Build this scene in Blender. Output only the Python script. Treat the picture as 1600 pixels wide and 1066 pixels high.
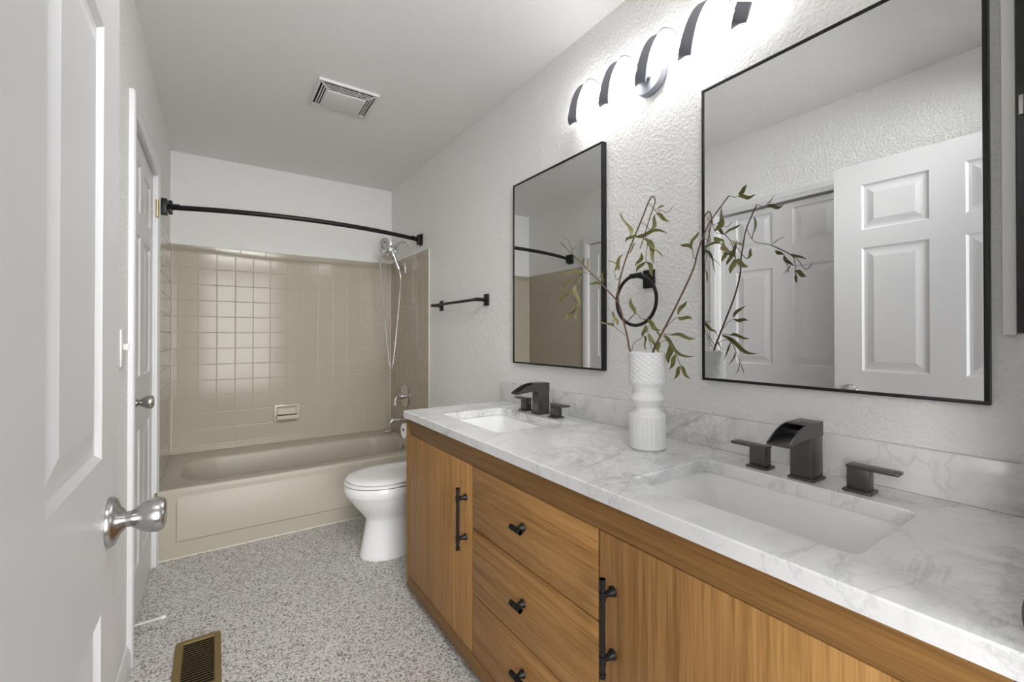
import bpy, bmesh, math, random
from mathutils import Vector, Matrix

random.seed(7)
for _o in list(bpy.data.objects):
    bpy.data.objects.remove(_o)
SC = bpy.context.scene
COL = SC.collection
PI = math.pi

# ------------------------------------------------------------------ camera
# world frame: X to the right wall, Y to the tub, Z up; the camera stands in the doorway at x = y = 0
XL, XR, YB, ZC = -0.2553, 1.2687, 3.784, 2.4324
YF = 0.07                      # inner face of the wall with the doorway
EYE = 1.1716
FPX, YAW, PITCH, CX, CY = 688.87, 0.5976, 0.006, 805.283, 521.215
cam_d = bpy.data.cameras.new('camera')
cam = bpy.data.objects.new('camera', cam_d)
COL.objects.link(cam)
cam.location = (0, 0, EYE)
cam.rotation_euler = (PI / 2 + PITCH, 0, -YAW)
cam_d.sensor_width = 36.0
cam_d.lens = 36.0 * FPX / 1600.0
cam_d.shift_x = (800 - CX) / 1600.0
cam_d.shift_y = (CY - 533) / 1600.0
cam_d.clip_start = 0.02
SC.camera = cam

# ------------------------------------------------------------------ light and exposure
SC.view_settings.view_transform = 'Standard'
SC.view_settings.look = 'None'
SC.view_settings.gamma = 1.0
SC.view_settings.use_curve_mapping = False
SC.view_settings.exposure = EXPOSURE = 0.20
LED_STRENGTH = 46.0
world = bpy.data.worlds.new('world')
SC.world = world
world.use_nodes = True
world.node_tree.nodes['Background'].inputs[0].default_value = (0.86, 0.93, 1.0, 1)
world.node_tree.nodes['Background'].inputs[1].default_value = 0.05


def area_light(name, loc, rot, sx, sy, power, colour):
    d = bpy.data.lights.new(name, 'AREA')
    d.shape = 'RECTANGLE'
    d.size, d.size_y, d.energy, d.color = sx, sy, power, colour
    o = bpy.data.objects.new(name, d)
    COL.objects.link(o)
    o.location, o.rotation_euler = loc, rot
    return o


# broad fill light added in the unseen hall, shining in through the doorway
area_light('hall_fill', (0.42, -2.6, 1.35), (PI / 2, 0, 0), 2.6, 2.3, 178.0, (0.98, 0.99, 1.0))
# fill lights added left of the doorway to brighten the right wall
area_light('hall_left_fill', (-0.55, -1.60, 1.55), (PI / 2, 0, -0.25), 1.5, 1.9, 13.0, (1.0, 0.99, 0.97))
area_light('hall_side_fill', (-0.80, -0.36, 1.45), (PI / 2, 0, -math.radians(72)), 0.35, 1.2, 16.0, (1.0, 0.985, 0.955))  # unseen side fill, added for the near end of the right wall
# slim unseen fill added above the inside of the doorway, aimed at the tub
area_light('doorway_fill', (0.35, 0.10, 2.36), (PI / 2 - 0.53, 0, 0), 0.8, 0.08, 5.8, (1.0, 0.99, 0.97)).data.spread = math.radians(85)

# ------------------------------------------------------------------ materials


def new_mat(name):
    m = bpy.data.materials.new(name)
    m.use_nodes = True
    nt = m.node_tree
    return m, nt, nt.nodes['Principled BSDF']


def pbr(name, col, rough=0.5, metal=0.0, coat=0.0, spec=0.5):
    m, nt, b = new_mat(name)
    b.inputs['Base Color'].default_value = (*col, 1)
    b.inputs['Roughness'].default_value = rough
    b.inputs['Metallic'].default_value = metal
    b.inputs['Coat Weight'].default_value = coat
    b.inputs['Specular IOR Level'].default_value = spec
    return m


def N(nt, kind, **kw):
    n = nt.nodes.new(kind)
    for k, v in kw.items():
        if k in n.inputs:
            n.inputs[k].default_value = v
        else:
            setattr(n, k, v)
    return n


def coords(nt, scale=(1, 1, 1), rot=(0, 0, 0)):
    tc = N(nt, 'ShaderNodeTexCoord')
    mp = N(nt, 'ShaderNodeMapping')
    mp.inputs['Scale'].default_value = scale
    mp.inputs['Rotation'].default_value = rot
    nt.links.new(tc.outputs['Object'], mp.inputs['Vector'])
    return mp.outputs['Vector']


def noise(nt, vec, scale, detail=2.0, rough=0.5, dist=0.0):
    n = N(nt, 'ShaderNodeTexNoise')
    n.inputs['Scale'].default_value = scale
    n.inputs['Detail'].default_value = detail
    n.inputs['Roughness'].default_value = rough
    n.inputs['Distortion'].default_value = dist
    nt.links.new(vec, n.inputs['Vector'])
    return n.outputs['Fac']


def ramp(nt, fac, stops, interp='LINEAR'):
    r = N(nt, 'ShaderNodeValToRGB')
    r.color_ramp.interpolation = interp
    el = r.color_ramp.elements
    while len(el) > 1:
        el.remove(el[-1])
    el[0].position, el[0].color = stops[0][0], (*stops[0][1], 1)
    for p, c in stops[1:]:
        e = el.new(p)
        e.color = (*c, 1)
    nt.links.new(fac, r.inputs['Fac'])
    return r.outputs['Color']


def math_node(nt, op, a, b=None):
    m = N(nt, 'ShaderNodeMath', operation=op)
    for i, v in enumerate((a, b)):
        if v is None:
            continue
        if isinstance(v, (int, float)):
            m.inputs[i].default_value = v
        else:
            nt.links.new(v, m.inputs[i])
    return m.outputs[0]


def mix(nt, fac, a, b, blend='MIX'):
    m = N(nt, 'ShaderNodeMix', data_type='RGBA', blend_type=blend)
    for s, v in ((0, fac), (6, a), (7, b)):
        if isinstance(v, (int, float)):
            m.inputs[s].default_value = v
        elif isinstance(v, tuple):
            m.inputs[s].default_value = (*v, 1)
        else:
            nt.links.new(v, m.inputs[s])
    return m.outputs[2]


def bump(nt, bsdf, height, strength, distance):
    b = N(nt, 'ShaderNodeBump')
    b.inputs['Strength'].default_value = strength
    b.inputs['Distance'].default_value = distance
    nt.links.new(height, b.inputs['Height'])
    nt.links.new(b.outputs['Normal'], bsdf.inputs['Normal'])


def plaster(name, col, scale, strength, dist):
    m, nt, b = new_mat(name)
    v = coords(nt)
    f = noise(nt, v, scale, 3.0, 0.55, 0.4)
    h = ramp(nt, f, [(0.38, (0, 0, 0)), (0.62, (1, 1, 1))])
    b.inputs['Base Color'].default_value = (*col, 1)
    b.inputs['Roughness'].default_value = 0.62
    bump(nt, b, h, strength, dist)
    return m


M = {}
M['wall'] = plaster('wall paint', (0.87, 0.866, 0.848), 85, 0.55, 0.004)
M['ceiling'] = plaster('ceiling paint', (0.88, 0.876, 0.862), 90, 0.35, 0.003)
M['trim'] = pbr('trim paint', (0.76, 0.76, 0.775), 0.32)


def door_paint():
    m, nt, b = new_mat('door paint')
    v = coords(nt, (60, 60, 3.0))
    f = noise(nt, v, 2.0, 4.0, 0.6, 0.6)
    b.inputs['Base Color'].default_value = (0.70, 0.70, 0.712, 1)
    b.inputs['Roughness'].default_value = 0.36
    bump(nt, b, f, 0.12, 0.002)
    return m


M['door'] = door_paint()


def carpet():
    m, nt, b = new_mat('speckled carpet')
    v = coords(nt)
    vo = N(nt, 'ShaderNodeTexVoronoi')
    vo.inputs['Scale'].default_value = 190
    vo.inputs['Randomness'].default_value = 1.0
    nt.links.new(v, vo.inputs['Vector'])
    sep = N(nt, 'ShaderNodeSeparateColor')
    nt.links.new(vo.outputs['Color'], sep.inputs[0])
    n2 = noise(nt, v, 170, 3.0, 0.7)
    f = math_node(nt, 'ADD', math_node(nt, 'MULTIPLY', sep.outputs[0], 0.55), math_node(nt, 'MULTIPLY', n2, 0.65))
    c = ramp(nt, f, [(0.24, (0.11, 0.098, 0.086)), (0.38, (0.32, 0.295, 0.27)),
                     (0.52, (0.60, 0.575, 0.54)), (0.78, (0.80, 0.78, 0.75))])
    nt.links.new(c, b.inputs['Base Color'])
    b.inputs['Roughness'].default_value = 0.95
    b.inputs['Specular IOR Level'].default_value = 0.1
    bump(nt, b, f, 0.8, 0.006)
    return m


M['carpet'] = carpet()


def tile_mat():
    m, nt, b = new_mat('glazed beige tile')
    v = coords(nt)
    f = noise(nt, v, 2.2, 2.0)
    c = ramp(nt, f, [(0.3, (0.462, 0.414, 0.330)), (0.7, (0.495, 0.448, 0.360))])
    nt.links.new(c, b.inputs['Base Color'])
    b.inputs['Roughness'].default_value = 0.13
    b.inputs['Specular IOR Level'].default_value = 0.28
    w = noise(nt, v, 14, 1.0)
    bump(nt, b, w, 0.04, 0.006)
    return m


M['tile'] = tile_mat()
M['grout'] = pbr('pale grout', (0.54, 0.49, 0.40), 0.8)
M['caulk'] = pbr('white caulk', (0.74, 0.70, 0.62), 0.5)
M['tub'] = pbr('beige enamel', (0.465, 0.428, 0.352), 0.3, spec=0.25)
M['porcelain'] = pbr('white porcelain', (0.90, 0.90, 0.90), 0.07)
M['toilet_white'] = pbr('toilet white', (0.86, 0.86, 0.865), 0.12)
M['chrome'] = pbr('chrome', (0.72, 0.72, 0.72), 0.10, 1.0)
M['nickel'] = pbr('satin nickel', (0.52, 0.51, 0.50), 0.26, 1.0)
M['black'] = pbr('matte black metal', (0.008, 0.008, 0.0085), 0.42, 0.0, spec=0.35)
M['gunmetal'] = pbr('brushed gunmetal', (0.115, 0.112, 0.110), 0.34, 0.8)
M['gun_dark'] = pbr('dark gunmetal inside', (0.012, 0.012, 0.012), 0.35, 0.5)
M['lamp_grey'] = pbr('grey lamp metal', (0.27, 0.28, 0.318), 0.42, 0.35)
M['brass'] = pbr('brass', (0.62, 0.47, 0.22), 0.3, 1.0)
M['register'] = pbr('gold brown enamel', (0.235, 0.165, 0.058), 0.42, 0.25)
M['dark'] = pbr('dark void', (0.012, 0.011, 0.010), 0.8)
M['plastic'] = pbr('white plastic', (0.74, 0.74, 0.72), 0.35)
M['rubber'] = pbr('white rubber', (0.78, 0.77, 0.74), 0.5)
M['paper'] = pbr('white paper', (0.80, 0.79, 0.77), 0.9)
M['red'] = pbr('red dot', (0.45, 0.04, 0.03), 0.4)
M['vase'] = pbr('matte white ceramic', (0.80, 0.80, 0.80), 0.5)
M['blackglass'] = pbr('black glass', (0.012, 0.013, 0.010), 0.08)
M['mirror'] = pbr('mirror silver', (0.81, 0.82, 0.82), 0.0, 1.0)


def wood(name, axis, tone=1.0, tg=1.0, tb=1.0):
    """stained oak veneer, grain along the given axis ('y' or 'z')"""
    m, nt, b = new_mat(name)
    sc = {'y': (30, 0.9, 30), 'z': (30, 30, 0.9)}[axis]
    v = coords(nt, sc)
    grain = noise(nt, v, 2.4, 7.0, 0.62, 0.5)
    sc2 = {'y': (140, 3.2, 140), 'z': (140, 140, 3.2)}[axis]
    fine = noise(nt, coords(nt, sc2), 2.0, 3.0, 0.65)
    sc3 = {'y': (9, 0.35, 9), 'z': (9, 9, 0.35)}[axis]
    band = noise(nt, coords(nt, sc3), 1.6, 2.0, 0.5)
    f = math_node(nt, 'ADD', math_node(nt, 'MULTIPLY', grain, 0.55),
                  math_node(nt, 'ADD', math_node(nt, 'MULTIPLY', fine, 0.42), math_node(nt, 'MULTIPLY', band, 0.13)))
    t = tone
    c = ramp(nt, f, [(p, (r_ * t, g_ * t * tg, b_ * t * tb)) for p, r_, g_, b_ in
                     ((0.35, 0.098, 0.043, 0.011), (0.46, 0.225, 0.112, 0.036), (0.60, 0.325, 0.172, 0.062), (0.77, 0.410, 0.228, 0.087))])
    nt.links.new(c, b.inputs['Base Color'])
    b.inputs['Roughness'].default_value = 0.46
    b.inputs['Specular IOR Level'].default_value = 0.35
    bump(nt, b, fine, 0.10, 0.001)
    return m


M['wood_v'] = wood('oak vertical grain', 'z', 1.32, 0.98, 0.88)
M['wood_h'] = wood('oak horizontal grain', 'y', 1.32, 0.98, 0.88)
M['wood_frame_h'] = wood('oak rail', 'y', 0.76, 0.94, 0.74)
M['wood_frame_v'] = wood('oak stile', 'z', 1.0, 0.94, 0.74)


def marble():
    m, nt, b = new_mat('white marble with grey veins')
    v = coords(nt, (1, 1, 1), (0.3, 0.2, 0.65))
    w = noise(nt, v, 3.2, 9.0, 0.62, 1.1)
    vein = math_node(nt, 'ABSOLUTE', math_node(nt, 'SUBTRACT', w, 0.5))
    line = ramp(nt, vein, [(0.0, (0.9, 0.9, 0.9)), (0.014, (0.5, 0.5, 0.5)), (0.065, (0, 0, 0))])
    mask = ramp(nt, noise(nt, v, 2.6, 3.0, 0.5, 0.3), [(0.40, (0.02, 0.02, 0.02)), (0.60, (1, 1, 1))])
    w2 = noise(nt, v, 9.0, 8.0, 0.68, 1.8)
    v2 = math_node(nt, 'ABSOLUTE', math_node(nt, 'SUBTRACT', w2, 0.5))
    line2 = ramp(nt, v2, [(0.0, (0.55, 0.55, 0.55)), (0.035, (0, 0, 0))])
    w3 = noise(nt, v, 1.5, 6.0, 0.6, 1.4)
    v3 = math_node(nt, 'ABSOLUTE', math_node(nt, 'SUBTRACT', w3, 0.47))
    line3 = ramp(nt, v3, [(0.0, (0.5, 0.5, 0.5)), (0.004, (0.25, 0.25, 0.25)), (0.014, (0, 0, 0))])
    a = mix(nt, 1.0, line, mask, 'MULTIPLY')
    a2 = mix(nt, 1.0, line2, mask, 'MULTIPLY')
    s = mix(nt, 1.0, mix(nt, 1.0, a, a2, 'ADD'), line3, 'ADD')
    cloud = ramp(nt, noise(nt, v, 5, 5.0, 0.6, 0.5), [(0.30, (0.77, 0.772, 0.778)), (0.58, (0.83, 0.83, 0.83))])
    c = mix(nt, math_node(nt, 'MULTIPLY', s, 0.62), cloud, (0.40, 0.405, 0.415))
    nt.links.new(c, b.inputs['Base Color'])
    b.inputs['Roughness'].default_value = 0.16
    return m


M['marble'] = marble()


def leaf_mat():
    m, nt, b = new_mat('olive willow leaf')
    v = coords(nt)
    f = noise(nt, v, 28, 3.0, 0.6)
    c = ramp(nt, f, [(0.30, (0.080, 0.086, 0.020)), (0.55, (0.150, 0.142, 0.034)), (0.75, (0.235, 0.190, 0.058))])
    nt.links.new(c, b.inputs['Base Color'])
    b.inputs['Roughness'].default_value = 0.45
    return m


M['leaf'] = leaf_mat()
M['stem'] = pbr('brown twig', (0.130, 0.066, 0.045), 0.6)
M['stem_dark'] = pbr('dark twig', (0.075, 0.050, 0.042), 0.6)


def glow(name, col, strength):
    m, nt, b = new_mat(name)
    b.inputs['Base Color'].default_value = (0.8, 0.8, 0.8, 1)
    b.inputs['Emission Color'].default_value = (*col, 1)
    b.inputs['Emission Strength'].default_value = strength
    return m


M['led'] = glow('lit led diffuser', (1.0, 0.99, 0.985), LED_STRENGTH)

# ------------------------------------------------------------------ mesh helpers


def B():
    return bmesh.new()


def box(bm, x0, x1, y0, y1, z0, z1, bev=0.0, seg=2):
    t = bmesh.new()
    bmesh.ops.create_cube(t, size=1.0)
    for v in t.verts:
        v.co = Vector(((x0 + x1) / 2 + v.co.x * (x1 - x0), (y0 + y1) / 2 + v.co.y * (y1 - y0), (z0 + z1) / 2 + v.co.z * (z1 - z0)))
    if bev > 0:
        bmesh.ops.bevel(t, geom=t.edges[:], offset=bev, segments=seg, profile=0.5, affect='EDGES', clamp_overlap=True)
    merge(bm, t)
    return bm


def merge(bm, t, mat=None):
    if mat is not None:
        bmesh.ops.transform(t, matrix=mat, verts=t.verts[:])
    mp = {}
    for v in t.verts:
        mp[v] = bm.verts.new(v.co)
    for f in t.faces:
        try:
            nf = bm.faces.new([mp[v] for v in f.verts])
            nf.material_index = f.material_index
        except ValueError:
            pass
    t.free()


def loft(bm, rings, cap0=True, cap1=True, closed=True, mi=0):
    vr = [[bm.verts.new(p) for p in r] for r in rings]
    n = len(vr[0])
    for a, b in zip(vr[:-1], vr[1:]):
        for i in range(n if closed else n - 1):
            j = (i + 1) % n
            f = bm.faces.new((a[i], a[j], b[j], b[i]))
            f.material_index = mi
    if cap0:
        bm.faces.new(list(reversed(vr[0]))).material_index = mi
    if cap1:
        bm.faces.new(vr[-1]).material_index = mi
    return vr


def frames(pts):
    pts = [Vector(p) for p in pts]
    out = []
    up = None
    for i, p in enumerate(pts):
        a = pts[max(0, i - 1)]
        b = pts[min(len(pts) - 1, i + 1)]
        t = (b - a).normalized()
        if up is None:
            up = Vector((0, 0, 1)) if abs(t.z) < 0.9 else Vector((1, 0, 0))
        u = (up - t * up.dot(t))
        if u.length < 1e-6:
            u = Vector((1, 0, 0)) - t * t.x
        u.normalize()
        up = u
        out.append((p, u, t.cross(u)))
    return out


def tube(bm, pts, r, seg=12, cap=True):
    fr = frames(pts)
    rings = []
    for i, (p, u, w) in enumerate(fr):
        rr = r[i] if isinstance(r, (list, tuple)) else r
        rings.append([p + u * (rr * math.cos(2 * PI * k / seg)) + w * (rr * math.sin(2 * PI * k / seg)) for k in range(seg)])
    loft(bm, rings, cap, cap)
    return bm


def smooth_path(pts, n=8):
    P = [Vector(p) for p in pts]
    out = []
    for i in range(len(P) - 1):
        p0, p1, p2, p3 = P[max(0, i - 1)], P[i], P[i + 1], P[min(len(P) - 1, i + 2)]
        for k in range(n):
            t = k / n
            out.append(0.5 * ((2 * p1) + (p2 - p0) * t + (2 * p0 - 5 * p1 + 4 * p2 - p3) * t * t + (3 * p1 - p0 - 3 * p2 + p3) * t ** 3))
    out.append(P[-1])
    return out


def lathe(bm, prof, origin, axis, seg=32, cap=True):
    """profile of (radius, distance along axis)"""
    ax = Vector(axis).normalized()
    u = Vector((0, 0, 1)) if abs(ax.z) < 0.9 else Vector((1, 0, 0))
    u = (u - ax * u.dot(ax)).normalized()
    w = ax.cross(u)
    o = Vector(origin)
    rings = [[o + ax * d + u * (r * math.cos(2 * PI * k / seg)) + w * (r * math.sin(2 * PI * k / seg)) for k in range(seg)] for r, d in prof]
    loft(bm, rings, cap, cap)
    return bm


def rrect(x0, x1, y0, y1, r, z, nc=8, ns=6):
    """rounded rectangle, counter-clockwise, constant point count"""
    pts = []
    cs = [(x1 - r, y1 - r, 0), (x0 + r, y1 - r, 90), (x0 + r, y0 + r, 180), (x1 - r, y0 + r, 270)]
    for i, (cx, cy, a0) in enumerate(cs):
        arc = [(cx + r * math.cos(math.radians(a0 + 90 * k / nc)), cy + r * math.sin(math.radians(a0 + 90 * k / nc))) for k in range(nc + 1)]
        nx, ny, na = cs[(i + 1) % 4]
        nxt = (nx + r * math.cos(math.radians(na)), ny + r * math.sin(math.radians(na)))
        pts += arc
        for k in range(1, ns):
            t = k / ns
            pts.append((arc[-1][0] * (1 - t) + nxt[0] * t, arc[-1][1] * (1 - t) + nxt[1] * t))
    return [Vector((a, b, z)) for a, b in pts]


def slab_with_holes(bm, outer, holes, z0, z1, ch=0.003):
    """flat slab with hole loops and a small chamfer on the upper edges; loops are lists of (x, y)"""
    def inset(loop, d):
        n = len(loop)
        out = []
        area = sum(loop[i][0] * loop[(i + 1) % n][1] - loop[(i + 1) % n][0] * loop[i][1] for i in range(n))
        s = 1 if area > 0 else -1
        for i in range(n):
            a, b, c = Vector(loop[i - 1]), Vector(loop[i]), Vector(loop[(i + 1) % n])
            e1, e2 = (b - a), (c - b)
            e1 = e1.normalized() if e1.length > 1e-9 else e2.normalized()
            e2 = e2.normalized() if e2.length > 1e-9 else e1
            n1, n2 = Vector((-e1.y, e1.x)) * s, Vector((-e2.y, e2.x)) * s
            k = (n1 + n2)
            k = k / max(0.3, 1 + n1.dot(n2))
            out.append((b.x + k.x * d, b.y + k.y * d))
        return out
    tops, bots = [], []
    for li, loop in enumerate([outer] + holes):
        d = ch if li == 0 else -ch
        top = [bm.verts.new((x, y, z1)) for x, y in inset(loop, d)]
        mid = [bm.verts.new((x, y, z1 - ch)) for x, y in loop]
        bot = [bm.verts.new((x, y, z0)) for x, y in loop]
        n = len(loop)
        for i in range(n):
            j = (i + 1) % n
            bm.faces.new((top[i], top[j], mid[j], mid[i]))
            bm.faces.new((mid[i], mid[j], bot[j], bot[i]))
        tops.append(top)
        bots.append(bot)
    for grp in (tops, bots):
        ed = []
        for lp in grp:
            for i in range(len(lp)):
                e = bm.edges.get((lp[i], lp[(i + 1) % len(lp)])) or bm.edges.new((lp[i], lp[(i + 1) % len(lp)]))
                ed.append(e)
        bmesh.ops.triangle_fill(bm, use_beauty=True, use_dissolve=False, edges=ed)
    return bm


# ------------------------------------------------------------------ object helpers


def link_mesh(name, bm, mats, parent=None, base=None, angle=35, flat=False):
    bmesh.ops.recalc_face_normals(bm, faces=bm.faces[:])
    me = bpy.data.meshes.new(name)
    if parent is not None:
        root = parent
        while root.parent:
            root = root.parent
        off = Vector(root.location)
    else:
        if base is None:
            xs = [v.co.x for v in bm.verts]
            ys = [v.co.y for v in bm.verts]
            zs = [v.co.z for v in bm.verts]
            base = ((min(xs) + max(xs)) / 2, (min(ys) + max(ys)) / 2, min(zs))
        off = Vector(base)
    for v in bm.verts:
        v.co -= off
    bm.to_mesh(me)
    bm.free()
    if not flat:
        me.polygons.foreach_set('use_smooth', [True] * len(me.polygons))
        me.set_sharp_from_angle(angle=math.radians(angle))
    for m in (mats if isinstance(mats, (list, tuple)) else [mats]):
        me.materials.append(m)
    o = bpy.data.objects.new(name, me)
    COL.objects.link(o)
    if parent is not None:
        o.parent = parent
    else:
        o.location = off
    return o


def tag(o, label, cat, group=None, kind=None):
    o['label'] = label
    o['category'] = cat
    if group:
        o['group'] = group
    if kind:
        o['kind'] = kind
    return o


def thing(name, label, cat, base, group=None, kind=None):
    o = bpy.data.objects.new(name, None)
    o.empty_display_size = 0.05
    COL.objects.link(o)
    o.location = base
    return tag(o, label, cat, group, kind)


part = link_mesh


def solo(name, bm, mats, label, cat, group=None, kind=None, **kw):
    return tag(link_mesh(name, bm, mats, **kw), label, cat, group, kind)

STEMS = {
  'L': [(1.075, 0.939, 1.122), (1.08, 0.953, 1.158), (1.085, 0.972, 1.208), (1.09, 1.001, 1.276), (1.085, 1.042, 1.321), (1.08, 1.097, 1.374), (1.075, 1.183, 1.448), (1.07, 1.27, 1.522)],
  'M': [(1.09, 1.001, 1.276), (1.09, 1.003, 1.327), (1.093, 0.979, 1.408), (1.095, 0.94, 1.485), (1.098, 0.917, 1.529), (1.1, 0.889, 1.583), (1.1, 0.878, 1.596), (1.1, 0.869, 1.595), (1.1, 0.864, 1.582), (1.095, 0.866, 1.561), (1.09, 0.876, 1.531), (1.085, 0.891, 1.482), (1.08, 0.905, 1.441)],
  'R': [(1.087, 0.863, 1.122), (1.093, 0.841, 1.17), (1.102, 0.812, 1.227), (1.112, 0.776, 1.3), (1.125, 0.751, 1.365), (1.133, 0.744, 1.409), (1.143, 0.73, 1.459), (1.155, 0.714, 1.501), (1.173, 0.674, 1.56)],
}
TWIGS = {
  'L': [
    [(1.08, 1.155, 1.399), (1.08, 1.189, 1.38), (1.08, 1.209, 1.349), (1.08, 1.2, 1.297), (1.08, 1.2, 1.264)],
    [(1.08, 1.155, 1.399), (1.08, 1.116, 1.385)],
    [(1.08, 0.965, 1.174), (1.08, 0.992, 1.191), (1.08, 1.012, 1.204), (1.08, 1.016, 1.225)],
    [(1.08, 0.954, 1.219), (1.08, 0.938, 1.233), (1.08, 0.918, 1.242), (1.08, 0.903, 1.226), (1.08, 0.878, 1.221)],
    [(1.08, 1.097, 1.374), (1.08, 1.148, 1.414), (1.08, 1.155, 1.427)],
    [(1.08, 1.216, 1.476), (1.08, 1.238, 1.524), (1.08, 1.263, 1.543)],
    [(1.08, 0.968, 1.207), (1.08, 0.928, 1.239)],
    [(1.08, 0.938, 1.126), (1.08, 0.928, 1.15), (1.08, 0.898, 1.166)],
  ],
  'M': [
    [(1.092, 0.882, 1.58), (1.092, 0.854, 1.546), (1.092, 0.84, 1.547), (1.092, 0.813, 1.534), (1.092, 0.795, 1.547)],
    [(1.092, 0.858, 1.551), (1.092, 0.84, 1.554), (1.092, 0.826, 1.555)],
    [(1.092, 0.897, 1.484), (1.092, 0.887, 1.455), (1.092, 0.892, 1.42), (1.092, 0.892, 1.4)],
    [(1.092, 0.912, 1.527), (1.092, 0.873, 1.494)],
    [(1.092, 0.978, 1.408), (1.092, 0.997, 1.368), (1.092, 1.012, 1.357), (1.092, 1.023, 1.388)],
    [(1.092, 0.938, 1.484), (1.092, 0.907, 1.488)],
  ],
  'R': [
    [(1.09, 0.853, 1.143), (1.092, 0.822, 1.159), (1.09, 0.799, 1.15), (1.09, 0.782, 1.115), (1.09, 0.769, 1.086)],
    [(1.096, 0.83, 1.189), (1.1, 0.81, 1.212), (1.102, 0.79, 1.226)],
    [(1.133, 0.744, 1.409), (1.13, 0.752, 1.392), (1.135, 0.762, 1.421)],
    [(1.155, 0.714, 1.501), (1.145, 0.697, 1.46), (1.123, 0.657, 1.443), (1.085, 0.62, 1.414), (1.085, 0.608, 1.383), (1.085, 0.608, 1.363)],
    [(1.123, 0.657, 1.443), (1.085, 0.608, 1.402), (1.085, 0.588, 1.373), (1.085, 0.578, 1.362)],
    [(1.173, 0.674, 1.56), (1.172, 0.656, 1.551), (1.173, 0.646, 1.554)],
    [(1.094, 0.829, 1.178), (1.09, 0.803, 1.176)],
    [(1.088, 0.864, 1.128), (1.093, 0.884, 1.166), (1.097, 0.89, 1.198), (1.098, 0.887, 1.202)],
  ],
}
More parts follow.
